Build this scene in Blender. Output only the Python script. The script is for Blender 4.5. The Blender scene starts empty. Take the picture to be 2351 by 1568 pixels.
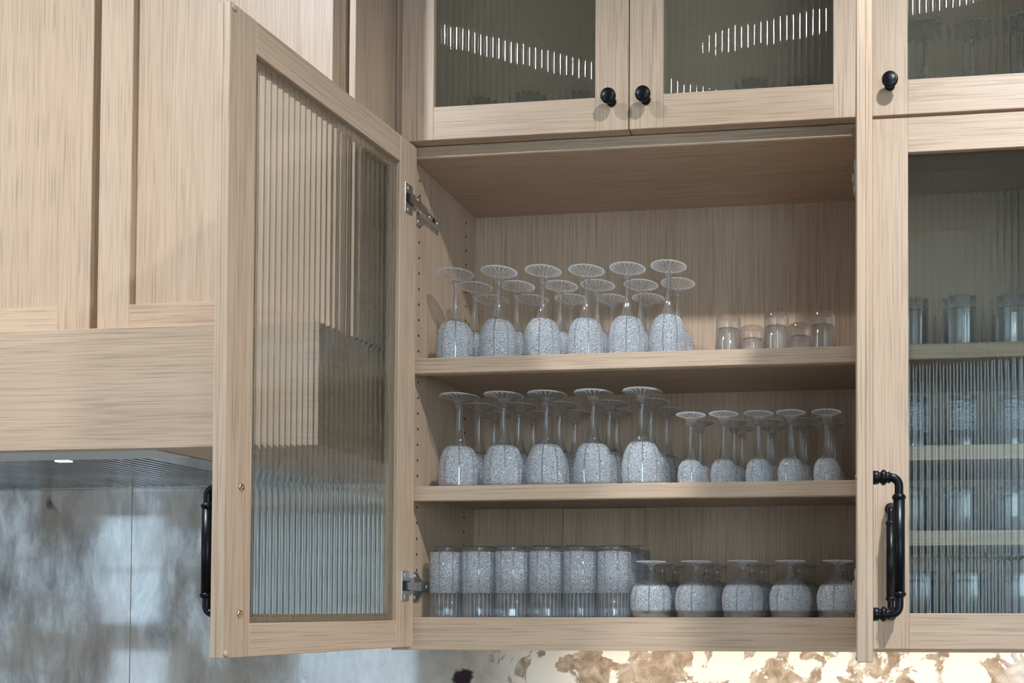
import bpy, bmesh, math, random
from mathutils import Vector, Matrix
random.seed(7)
S = bpy.context.scene
COL = S.collection

# ------------------------------------------------------------------ camera
W_PX, H_PX = 2351.0, 1568.0
F_PX, PX, PY = 2133.44, 1829.28, 1354.52
YAW, PITCH, ROLL = 0.103695, 0.020863, 0.0002029
cam = bpy.data.cameras.new('camera')
co = bpy.data.objects.new('camera', cam)
COL.objects.link(co)
cam.sensor_fit = 'HORIZONTAL'
cam.sensor_width = 36.0
cam.lens = F_PX / W_PX * 36.0
cam.shift_x = -(PX - W_PX / 2) / W_PX
cam.shift_y = (PY - H_PX / 2) / W_PX
cam.clip_start = 0.02
fw = Vector((-math.sin(YAW) * math.cos(PITCH), math.cos(YAW) * math.cos(PITCH), math.sin(PITCH)))
rt = Vector((math.cos(YAW), math.sin(YAW), 0))
up = rt.cross(fw)
rt2 = math.cos(ROLL) * rt + math.sin(ROLL) * up
up2 = -math.sin(ROLL) * rt + math.cos(ROLL) * up
co.matrix_world = Matrix(((rt2.x, up2.x, -fw.x, 0.50165), (rt2.y, up2.y, -fw.y, -1.73788), (rt2.z, up2.z, -fw.z, 0.01527), (0, 0, 0, 1)))
S.camera = co

# ------------------------------------------------------------------ world, lights, exposure
wd = bpy.data.worlds.new('world')
S.world = wd
wd.use_nodes = True
wd.node_tree.nodes['Background'].inputs[0].default_value = (0.75, 0.87, 1.0, 1)
wd.node_tree.nodes['Background'].inputs[1].default_value = 0.5
S.view_settings.view_transform = 'Standard'
S.view_settings.look = 'None'
S.view_settings.gamma = 1.0
S.view_settings.exposure = 0.72
S.view_settings.use_curve_mapping = False
try:
    S.cycles.max_bounces = 10
    S.cycles.transmission_bounces = 10
    S.cycles.transparent_max_bounces = 24
    S.cycles.glossy_bounces = 6
    S.cycles.diffuse_bounces = 3
    S.cycles.use_light_tree = False
    S.cycles.sample_clamp_indirect = 6.0
    S.cycles.blur_glossy = 0.0
    S.cycles.adaptive_threshold = 0.06
except Exception:
    pass

def area(name, loc, rot, sx, sy, power, color, shape='RECTANGLE', spread=180):
    l = bpy.data.lights.new(name, 'AREA')
    l.shape = shape
    l.size = sx
    l.size_y = sy
    l.energy = power
    l.color = color
    l.spread = math.radians(spread)
    o = bpy.data.objects.new(name, l)
    o.location = loc
    o.rotation_euler = rot
    COL.objects.link(o)
    return o

CEIL_Z, FLOOR_Z, REAR_Y, LEFT_X, RIGHT_X, WALL_Y = 1.98, -1.45, -4.8, -7.2, 4.6, 0.30
# daylight at the windows of the rear wall: (x0, x1, z0, z1)
WINDOWS = [(-6.05, -5.5, -0.10, 0.78), (-5.95, -5.45, -1.1, -0.33), (-4.3, -3.3, -1.0, 1.2), (1.35, 2.35, -1.0, 1.75), (3.0, 4.0, -1.0, 1.75)]
WIN_POWER = 13.0
for (x0, x1, z0, z1) in WINDOWS:
    a_ = (x1 - x0) * (z1 - z0)
    area('window_daylight', ((x0 + x1) / 2, REAR_Y + 0.03, (z0 + z1) / 2), (math.pi / 2, 0, 0), x1 - x0, z1 - z0, WIN_POWER * a_, (0.62, 0.83, 1.0))
# recessed ceiling downlights
DOWN_POWER = 46.0
DOWNLIGHTS = [(-1.17, -1.18, 0.50), (0.98, -1.18, 0.68)]
for (x, y, k_) in DOWNLIGHTS:
    area('ceiling_downlight', (x, y, CEIL_Z - 0.012), (0, 0, 0), 0.13, 0.13, DOWN_POWER * k_, (0.95, 1.0, 1.06), 'DISK', 138)
# under-cabinet strip light
area('under_cabinet_light', (0.42, 0.19, -0.068), (math.radians(28), 0, 0), 1.25, 0.012, 0.9, (1.0, 0.90, 0.78))

# ------------------------------------------------------------------ object helpers
def tag(o, label=None, cat=None, group=None, kind=None):
    if label: o['label'] = label
    if cat: o['category'] = cat
    if group: o['group'] = group
    if kind: o['kind'] = kind
    return o

def empty(name, loc=(0, 0, 0), parent=None, rz=0.0):
    o = bpy.data.objects.new(name, None)
    o.empty_display_size = 0.02
    o.location = loc
    o.rotation_euler = (0, 0, rz)
    o.parent = parent
    COL.objects.link(o)
    return o

def obj(name, me, mat, parent=None, loc=(0, 0, 0), rot=(0, 0, 0)):
    o = bpy.data.objects.new(name, me)
    if mat is not None and not me.materials:
        me.materials.append(mat)
    o.location = loc
    o.rotation_euler = rot
    o.parent = parent
    COL.objects.link(o)
    return o

def mesh_of(bm, name, smooth=False):
    me = bpy.data.meshes.new(name)
    bmesh.ops.recalc_face_normals(bm, faces=bm.faces)
    bm.to_mesh(me)
    bm.free()
    if smooth:
        me.polygons.foreach_set('use_smooth', [True] * len(me.polygons))
    return me

def add_box(bm, a, b, bev=0.0):
    x0, y0, z0 = a
    x1, y1, z1 = b
    v = [bm.verts.new(p) for p in ((x0, y0, z0), (x1, y0, z0), (x1, y1, z0), (x0, y1, z0), (x0, y0, z1), (x1, y0, z1), (x1, y1, z1), (x0, y1, z1))]
    fs = [bm.faces.new([v[i] for i in q]) for q in ((0, 3, 2, 1), (4, 5, 6, 7), (0, 1, 5, 4), (1, 2, 6, 5), (2, 3, 7, 6), (3, 0, 4, 7))]
    if bev > 0:
        es = {e for f in fs for e in f.edges}
        bmesh.ops.bevel(bm, geom=list(es), offset=bev, segments=1, affect='EDGES', profile=0.5)

def box(name, a, b, mat, parent=None, bev=0.0008):
    a2 = tuple(min(p, q) for p, q in zip(a, b))
    b2 = tuple(max(p, q) for p, q in zip(a, b))
    bm = bmesh.new()
    add_box(bm, a2, b2, bev)
    return obj(name, mesh_of(bm, name), mat, parent)

def boxes(name, lst, mat, parent=None, bev=0.0):
    bm = bmesh.new()
    for a, b in lst:
        add_box(bm, tuple(min(p, q) for p, q in zip(a, b)), tuple(max(p, q) for p, q in zip(a, b)), bev)
    return obj(name, mesh_of(bm, name), mat, parent)

def lathe_mesh(name, prof, seg=40, closed=False, mod=None, smooth=True, sharp=None):
    """prof: (r, z) list; mod(r, z, th, i) -> (r, z). UV in metres."""
    bm = bmesh.new()
    uvl = bm.loops.layers.uv.new('UVMap')
    rings = []
    for i, (r, z) in enumerate(prof):
        ring = []
        if r < 1e-6:
            ring = [bm.verts.new((0, 0, z))] * seg
        else:
            for k in range(seg):
                th = 2 * math.pi * k / seg
                rr, zz = (r, z) if mod is None else mod(r, z, th, i)
                ring.append(bm.verts.new((rr * math.cos(th), rr * math.sin(th), zz)))
        rings.append(ring)
    n = len(prof)
    for i in range(n if closed else n - 1):
        a, b = rings[i], rings[(i + 1) % n]
        za, zb = prof[i][1], prof[(i + 1) % n][1]
        for k in range(seg):
            k2 = (k + 1) % seg
            vs, uv = [], []
            for v, u, w in ((a[k], k, za), (a[k2], k + 1, za), (b[k2], k + 1, zb), (b[k], k, zb)):
                if v not in vs:
                    vs.append(v)
                    uv.append((u / seg, w))
            if len(vs) >= 3:
                f = bm.faces.new(vs)
                for lp, q in zip(f.loops, uv):
                    lp[uvl].uv = q
    me = mesh_of(bm, name, smooth)
    return me

def tube(bm, pts, rad, seg=12, cap=True):
    """swept circle along pts; rad float or list"""
    rings = []
    n = len(pts)
    ref = None
    for i, p in enumerate(pts):
        p = Vector(p)
        d = (Vector(pts[min(i + 1, n - 1)]) - Vector(pts[max(i - 1, 0)])).normalized()
        if ref is None:
            ref = Vector((0, 0, 1)) if abs(d.z) < 0.9 else Vector((1, 0, 0))
        e1 = d.cross(ref).normalized()
        e2 = d.cross(e1).normalized()
        ref = e1.cross(d).normalized()
        r = rad[i] if isinstance(rad, (list, tuple)) else rad
        rings.append([bm.verts.new(p + r * (math.cos(2 * math.pi * k / seg) * e1 + math.sin(2 * math.pi * k / seg) * e2)) for k in range(seg)])
    for i in range(n - 1):
        for k in range(seg):
            bm.faces.new((rings[i][k], rings[i][(k + 1) % seg], rings[i + 1][(k + 1) % seg], rings[i + 1][k]))
    if cap:
        bm.faces.new(rings[0][::-1])
        bm.faces.new(rings[-1])

# ------------------------------------------------------------------ materials
def new_mat(name):
    m = bpy.data.materials.new(name)
    m.use_nodes = True
    nt = m.node_tree
    for n in list(nt.nodes):
        nt.nodes.remove(n)
    out = nt.nodes.new('ShaderNodeOutputMaterial')
    return m, nt, out

def N(nt, t, **kw):
    n = nt.nodes.new(t)
    for k, v in kw.items():
        if k.startswith('i_'):
            key = k[2:]
            n.inputs[int(key) if key.isdigit() else key].default_value = v
        else:
            setattr(n, k, v)
    return n

def ramp(nt, stops, interp='LINEAR'):
    r = nt.nodes.new('ShaderNodeValToRGB')
    r.color_ramp.interpolation = interp
    el = r.color_ramp.elements
    while len(el) < len(stops):
        el.new(0.5)
    for e, (p, c) in zip(el, stops):
        e.position = p
        e.color = (c, c, c, 1) if not isinstance(c, tuple) else (*c, 1)
    return r

def principled(nt, out, **kw):
    b = nt.nodes.new('ShaderNodeBsdfPrincipled')
    for k, v in kw.items():
        b.inputs[k.replace('_', ' ')].default_value = v
    nt.links.new(b.outputs[0], out.inputs[0])
    return b

def oak(axis, light=(0.590, 0.428, 0.302), dark=(0.510, 0.355, 0.240), pore=0.79, name='oak'):
    m, nt, out = new_mat(name + '_' + axis.lower())
    L = nt.links
    tc = N(nt, 'ShaderNodeTexCoord')
    oi = N(nt, 'ShaderNodeObjectInfo')
    off = N(nt, 'ShaderNodeVectorMath', operation='SCALE')
    off.inputs[0].default_value = (13.7, 9.1, 17.3)
    L.new(oi.outputs['Random'], off.inputs['Scale'])
    add = N(nt, 'ShaderNodeVectorMath', operation='ADD')
    L.new(tc.outputs['Object'], add.inputs[0])
    L.new(off.outputs[0], add.inputs[1])
    def mapped(along, across):
        mp = N(nt, 'ShaderNodeMapping')
        mp.inputs['Scale'].default_value = tuple(along if a == axis else across for a in 'XYZ')
        L.new(add.outputs[0], mp.inputs['Vector'])
        return mp
    def noise(mp, scale, detail, rough=0.5, dist=0.0):
        n = N(nt, 'ShaderNodeTexNoise')
        n.inputs['Scale'].default_value = scale
        n.inputs['Detail'].default_value = detail
        n.inputs['Roughness'].default_value = rough
        n.inputs['Distortion'].default_value = dist
        L.new(mp.outputs[0], n.inputs['Vector'])
        return n
    broad = noise(mapped(0.9, 14), 1.0, 2, 0.5, 0.4)
    fine = noise(mapped(3.0, 240), 1.0, 1, 0.6, 0.25)
    por = noise(mapped(9, 520), 1.0, 0, 0.5)
    r1 = ramp(nt, [(0.30, dark), (0.70, light)])
    mixv = N(nt, 'ShaderNodeMath', operation='MULTIPLY_ADD')
    mixv.inputs[1].default_value = 0.55
    L.new(broad.outputs['Fac'], mixv.inputs[0])
    m2 = N(nt, 'ShaderNodeMath', operation='MULTIPLY')
    m2.inputs[1].default_value = 0.45
    L.new(fine.outputs['Fac'], m2.inputs[0])
    L.new(m2.outputs[0], mixv.inputs[2])
    L.new(mixv.outputs[0], r1.inputs[0])
    pr = ramp(nt, [(0.30, pore), (0.44, 1.0)])
    L.new(por.outputs['Fac'], pr.inputs[0])
    fr = ramp(nt, [(0.28, 0.92), (0.55, 1.0)])
    L.new(fine.outputs['Fac'], fr.inputs[0])
    mm = N(nt, 'ShaderNodeMix', data_type='RGBA', blend_type='MULTIPLY')
    mm.inputs[0].default_value = 1.0
    L.new(r1.outputs[0], mm.inputs[6])
    L.new(pr.outputs[0], mm.inputs[7])
    mm2 = N(nt, 'ShaderNodeMix', data_type='RGBA', blend_type='MULTIPLY')
    mm2.inputs[0].default_value = 1.0
    L.new(mm.outputs[2], mm2.inputs[6])
    L.new(fr.outputs[0], mm2.inputs[7])
    b = principled(nt, out, Roughness=0.42)
    b.inputs['Specular IOR Level'].default_value = 0.35
    L.new(mm2.outputs[2], b.inputs['Base Color'])
    bp = N(nt, 'ShaderNodeBump')
    bp.inputs['Strength'].default_value = 0.35
    bp.inputs['Distance'].default_value = 0.0006
    L.new(pr.outputs[0], bp.inputs['Height'])
    L.new(bp.outputs[0], b.inputs['Normal'])
    return m

OAK = {a: oak(a) for a in 'XYZ'}

def plain(name, col, rough=0.5, metal=0.0, spec=0.5, noise_amp=0.06, nscale=40.0):
    m, nt, out = new_mat(name)
    b = principled(nt, out, Roughness=rough, Metallic=metal)
    b.inputs['Specular IOR Level'].default_value = spec
    tc = N(nt, 'ShaderNodeTexCoord')
    n = N(nt, 'ShaderNodeTexNoise')
    n.inputs['Scale'].default_value = nscale
    nt.links.new(tc.outputs['Object'], n.inputs['Vector'])
    c0 = tuple(max(0, c * (1 - noise_amp)) for c in col)
    c1 = tuple(min(1, c * (1 + noise_amp)) for c in col)
    r = ramp(nt, [(0.35, c0), (0.65, c1)])
    nt.links.new(n.outputs['Fac'], r.inputs[0])
    nt.links.new(r.outputs[0], b.inputs['Base Color'])
    return m

M_BLACK = plain('matte_black_metal', (0.010, 0.011, 0.013), 0.33, 0.6)
M_STEEL = plain('nickel_hinge_steel', (0.78, 0.77, 0.75), 0.34, 1.0)
M_BRASS = plain('brass_screw', (0.75, 0.58, 0.30), 0.25, 1.0)
M_HOLE = plain('dark_hole', (0.012, 0.009, 0.007), 0.9)
M_BUMPER = plain('clear_rubber_bumper', (0.52, 0.42, 0.30), 0.25)
M_PAINT = plain('white_wall_paint', (0.45, 0.44, 0.43), 0.7)
M_FLOOR = plain('pale_floor', (0.13, 0.11, 0.095), 0.45)
M_TOP = plain('pale_stone_countertop', (0.60, 0.55, 0.48), 0.2)
M_SEAL = plain('grey_glazing_bead', (0.30, 0.29, 0.26), 0.35)

def brushed(name, col, rough, axis):
    m, nt, out = new_mat(name)
    b = principled(nt, out, Metallic=1.0, Roughness=rough)
    tc = N(nt, 'ShaderNodeTexCoord')
    mp = N(nt, 'ShaderNodeMapping')
    mp.inputs['Scale'].default_value = tuple(4 if a == axis else 700 for a in 'XYZ')
    n = N(nt, 'ShaderNodeTexNoise')
    n.inputs['Scale'].default_value = 1.0
    nt.links.new(tc.outputs['Object'], mp.inputs[0])
    nt.links.new(mp.outputs[0], n.inputs['Vector'])
    r = ramp(nt, [(0.3, tuple(c * 0.8 for c in col)), (0.7, col)])
    nt.links.new(n.outputs['Fac'], r.inputs[0])
    nt.links.new(r.outputs[0], b.inputs['Base Color'])
    return m
M_INOX = brushed('brushed_stainless_steel', (0.60, 0.60, 0.60), 0.22, 'X')
M_SLAT = brushed('baffle_filter_steel', (0.46, 0.46, 0.465), 0.16, 'Y')
M_FLANGE = brushed('satin_stainless_steel', (0.80, 0.79, 0.77), 0.48, 'X')

def glass_reeded():
    m, nt, out = new_mat('reeded_glass')
    g = N(nt, 'ShaderNodeBsdfGlass')
    g.inputs['Color'].default_value = (0.965, 0.985, 0.975, 1)
    g.inputs['Roughness'].default_value = 0.0
    g.inputs['IOR'].default_value = 1.5
    tr = N(nt, 'ShaderNodeBsdfTransparent')
    tr.inputs[0].default_value = (0.965, 0.985, 0.975, 1)
    mx = N(nt, 'ShaderNodeMixShader')
    mx.inputs[0].default_value = 0.86
    nt.links.new(tr.outputs[0], mx.inputs[1])
    nt.links.new(g.outputs[0], mx.inputs[2])
    nt.links.new(mx.outputs[0], out.inputs[0])
    tc = N(nt, 'ShaderNodeTexCoord')
    n = N(nt, 'ShaderNodeTexNoise')
    n.inputs['Scale'].default_value = 55
    nt.links.new(tc.outputs['Object'], n.inputs['Vector'])
    bp = N(nt, 'ShaderNodeBump')
    bp.inputs['Strength'].default_value = 0.04
    bp.inputs['Distance'].default_value = 0.001
    nt.links.new(n.outputs['Fac'], bp.inputs['Height'])
    nt.links.new(bp.outputs[0], g.inputs['Normal'])
    return m
M_REED = glass_reeded()

def glass_clear(name='clear_crystal', tr_part=0.30, gloss=0.5, g0=0.05):
    m, nt, out = new_mat(name)
    L = nt.links
    g = N(nt, 'ShaderNodeBsdfGlass')
    g.inputs['Color'].default_value = (0.98, 0.985, 0.99, 1)
    g.inputs['IOR'].default_value = 1.5
    tr = N(nt, 'ShaderNodeBsdfTransparent')
    tr.inputs[0].default_value = (0.98, 0.985, 0.99, 1)
    gs = N(nt, 'ShaderNodeBsdfGlossy')
    gs.inputs['Roughness'].default_value = 0.03
    lw = N(nt, 'ShaderNodeLayerWeight')
    lw.inputs['Blend'].default_value = 0.5
    pw = N(nt, 'ShaderNodeMath', operation='POWER')
    pw.inputs[1].default_value = 3.2
    L.new(lw.outputs['Facing'], pw.inputs[0])
    fr = N(nt, 'ShaderNodeMath', operation='MULTIPLY_ADD')
    fr.inputs[1].default_value = gloss
    fr.inputs[2].default_value = g0
    L.new(pw.outputs[0], fr.inputs[0])
    thin = N(nt, 'ShaderNodeMixShader')
    L.new(fr.outputs[0], thin.inputs[0])
    L.new(tr.outputs[0], thin.inputs[1])
    L.new(gs.outputs[0], thin.inputs[2])
    mx = N(nt, 'ShaderNodeMixShader')
    mx.inputs[0].default_value = 1 - tr_part
    L.new(thin.outputs[0], mx.inputs[1])
    L.new(g.outputs[0], mx.inputs[2])
    L.new(mx.outputs[0], out.inputs[0])
    tc = N(nt, 'ShaderNodeTexCoord')
    n = N(nt, 'ShaderNodeTexNoise')
    n.inputs['Scale'].default_value = 120
    L.new(tc.outputs['Object'], n.inputs['Vector'])
    bp = N(nt, 'ShaderNodeBump')
    bp.inputs['Strength'].default_value = 0.05
    bp.inputs['Distance'].default_value = 0.001
    L.new(n.outputs['Fac'], bp.inputs['Height'])
    L.new(bp.outputs[0], g.inputs['Normal'])
    return m
M_CLEAR = glass_clear('clear_crystal', 0.62, 0.8, 0.10)
M_PLAIN = glass_clear('plain_tumbler_glass', 0.74, 1.0, 0.12)
M_THIN = glass_clear('thin_plain_glass', 0.86, 0.7, 0.12)

def crystal_cut(name, aspect, z0, z1, white=0.34):
    """engraved lead crystal: rosettes between upright cuts, whitish where it is cut.  z0..z1 = engraved band (v of the UV map, metres)"""
    m, nt, out = new_mat(name)
    L = nt.links
    uv = N(nt, 'ShaderNodeUVMap')
    mp = N(nt, 'ShaderNodeMapping')
    mp.inputs['Scale'].default_value = (aspect, 1, 1)
    L.new(uv.outputs[0], mp.inputs[0])
    vor = N(nt, 'ShaderNodeTexVoronoi')
    vor.inputs['Scale'].default_value = 95
    vor.inputs['Randomness'].default_value = 0.55
    L.new(mp.outputs[0], vor.inputs['Vector'])
    ring = N(nt, 'ShaderNodeMath', operation='SINE')
    k = N(nt, 'ShaderNodeMath', operation='MULTIPLY')
    k.inputs[1].default_value = 26
    L.new(vor.outputs['Distance'], k.inputs[0])
    L.new(k.outputs[0], ring.inputs[0])
    fine = N(nt, 'ShaderNodeTexVoronoi', feature='DISTANCE_TO_EDGE')
    fine.inputs['Scale'].default_value = 420
    L.new(mp.outputs[0], fine.inputs['Vector'])
    fr = ramp(nt, [(0.03, 0.0), (0.25, 1.0)])
    L.new(fine.outputs['Distance'], fr.inputs[0])
    # upright cuts: 8 round the bowl
    sx = N(nt, 'ShaderNodeSeparateXYZ')
    L.new(uv.outputs[0], sx.inputs[0])
    m8 = N(nt, 'ShaderNodeMath', operation='MULTIPLY')
    m8.inputs[1].default_value = 8
    L.new(sx.outputs[0], m8.inputs[0])
    fr8 = N(nt, 'ShaderNodeMath', operation='PINGPONG')
    fr8.inputs[1].default_value = 0.5
    L.new(m8.outputs[0], fr8.inputs[0])
    cut = ramp(nt, [(0.03, 0.0), (0.07, 1.0)])
    L.new(fr8.outputs[0], cut.inputs[0])
    # band mask along the height
    bw = 0.0025
    lo = N(nt, 'ShaderNodeMapRange')
    for i, v in enumerate((z0 - bw, z0 + bw, 0.0, 1.0)):
        lo.inputs[i + 1].default_value = v
    L.new(sx.outputs[1], lo.inputs[0])
    hi = N(nt, 'ShaderNodeMapRange')
    for i, v in enumerate((z1 - bw, z1 + bw, 1.0, 0.0)):
        hi.inputs[i + 1].default_value = v
    L.new(sx.outputs[1], hi.inputs[0])
    band = N(nt, 'ShaderNodeMath', operation='MULTIPLY')
    L.new(lo.outputs[0], band.inputs[0])
    L.new(hi.outputs[0], band.inputs[1])
    hsum = N(nt, 'ShaderNodeMath', operation='MULTIPLY_ADD')
    hsum.inputs[1].default_value = 0.5
    L.new(ring.outputs[0], hsum.inputs[0])
    L.new(fr.outputs[0], hsum.inputs[2])
    hc = N(nt, 'ShaderNodeMath', operation='MULTIPLY')
    L.new(hsum.outputs[0], hc.inputs[0])
    L.new(cut.outputs[0], hc.inputs[1])
    hb = N(nt, 'ShaderNodeMath', operation='MULTIPLY')
    L.new(hc.outputs[0], hb.inputs[0])
    L.new(band.outputs[0], hb.inputs[1])
    bp = N(nt, 'ShaderNodeBump')
    bp.inputs['Strength'].default_value = 0.6
    bp.inputs['Distance'].default_value = 0.0012
    L.new(hb.outputs[0], bp.inputs['Height'])
    # shaders
    tr = N(nt, 'ShaderNodeBsdfTransparent')
    tr.inputs[0].default_value = (0.97, 0.98, 0.985, 1)
    gl = N(nt, 'ShaderNodeBsdfGlass')
    gl.inputs['IOR'].default_value = 1.5
    gl.inputs['Roughness'].default_value = 0.02
    gl.inputs['Color'].default_value = (0.98, 0.99, 1, 1)
    L.new(bp.outputs[0], gl.inputs['Normal'])
    m1 = N(nt, 'ShaderNodeMixShader')
    m1.inputs[0].default_value = 0.35
    L.new(tr.outputs[0], m1.inputs[1])
    L.new(gl.outputs[0], m1.inputs[2])
    gs = N(nt, 'ShaderNodeBsdfGlossy')
    gs.inputs['Roughness'].default_value = 0.10
    L.new(bp.outputs[0], gs.inputs['Normal'])
    m1b = N(nt, 'ShaderNodeMixShader')
    m1b.inputs[0].default_value = 0.13
    L.new(m1.outputs[0], m1b.inputs[1])
    L.new(gs.outputs[0], m1b.inputs[2])
    df = N(nt, 'ShaderNodeBsdfDiffuse')
    df.inputs[0].default_value = (0.90, 0.92, 0.95, 1)
    L.new(bp.outputs[0], df.inputs['Normal'])
    tl = N(nt, 'ShaderNodeBsdfTranslucent')
    tl.inputs[0].default_value = (0.90, 0.92, 0.95, 1)
    L.new(bp.outputs[0], tl.inputs['Normal'])
    m2 = N(nt, 'ShaderNodeMixShader')
    m2.inputs[0].default_value = 0.4
    L.new(df.outputs[0], m2.inputs[1])
    L.new(tl.outputs[0], m2.inputs[2])
    wr = N(nt, 'ShaderNodeMapRange')
    for i, v in enumerate((0.0, 1.25, white * 0.12, white * 1.9)):
        wr.inputs[i + 1].default_value = v
    L.new(hc.outputs[0], wr.inputs[0])
    wm = N(nt, 'ShaderNodeMath', operation='MULTIPLY')
    L.new(wr.outputs[0], wm.inputs[0])
    L.new(band.outputs[0], wm.inputs[1])
    m3 = N(nt, 'ShaderNodeMixShader')
    L.new(wm.outputs[0], m3.inputs[0])
    L.new(m1b.outputs[0], m3.inputs[1])
    L.new(m2.outputs[0], m3.inputs[2])
    L.new(m3.outputs[0], out.inputs[0])
    return m

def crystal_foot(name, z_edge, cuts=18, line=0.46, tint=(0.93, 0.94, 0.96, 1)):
    """foot of a stem glass: clear, fine radial cuts; cuts and edge whitened with painted refracted highlights"""
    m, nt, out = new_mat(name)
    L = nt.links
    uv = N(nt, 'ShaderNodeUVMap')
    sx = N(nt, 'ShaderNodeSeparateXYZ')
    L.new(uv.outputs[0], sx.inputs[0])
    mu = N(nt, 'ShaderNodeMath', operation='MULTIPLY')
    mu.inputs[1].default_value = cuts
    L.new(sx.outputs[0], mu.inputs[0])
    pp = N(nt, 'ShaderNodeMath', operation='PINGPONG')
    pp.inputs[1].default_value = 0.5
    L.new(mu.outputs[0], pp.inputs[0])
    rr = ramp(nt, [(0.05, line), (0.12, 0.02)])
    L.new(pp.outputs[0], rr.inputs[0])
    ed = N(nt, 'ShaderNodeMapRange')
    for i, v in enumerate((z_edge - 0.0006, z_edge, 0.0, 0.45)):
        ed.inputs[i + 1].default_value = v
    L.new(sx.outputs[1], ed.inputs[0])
    top = N(nt, 'ShaderNodeMath', operation='MAXIMUM')  # white streaks along the cuts and rim band: refracted lamp light painted in
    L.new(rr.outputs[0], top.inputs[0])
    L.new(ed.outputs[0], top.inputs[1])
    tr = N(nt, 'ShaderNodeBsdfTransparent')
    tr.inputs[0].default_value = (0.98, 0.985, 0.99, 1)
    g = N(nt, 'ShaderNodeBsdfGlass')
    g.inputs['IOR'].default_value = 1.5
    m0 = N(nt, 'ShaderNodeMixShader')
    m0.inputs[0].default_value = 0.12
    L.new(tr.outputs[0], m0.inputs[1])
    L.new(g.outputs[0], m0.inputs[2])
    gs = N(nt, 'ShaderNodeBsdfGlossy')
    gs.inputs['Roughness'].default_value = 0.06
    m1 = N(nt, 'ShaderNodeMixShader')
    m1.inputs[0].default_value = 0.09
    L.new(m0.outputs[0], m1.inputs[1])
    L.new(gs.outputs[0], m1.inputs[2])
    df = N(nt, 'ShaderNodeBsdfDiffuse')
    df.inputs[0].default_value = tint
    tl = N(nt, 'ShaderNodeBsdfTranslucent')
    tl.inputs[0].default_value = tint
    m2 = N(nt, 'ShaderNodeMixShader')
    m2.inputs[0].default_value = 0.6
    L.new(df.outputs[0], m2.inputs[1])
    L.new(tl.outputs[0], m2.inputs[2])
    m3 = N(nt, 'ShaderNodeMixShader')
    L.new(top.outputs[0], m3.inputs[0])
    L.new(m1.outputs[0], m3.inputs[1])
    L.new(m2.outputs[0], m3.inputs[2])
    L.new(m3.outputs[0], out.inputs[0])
    return m

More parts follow.
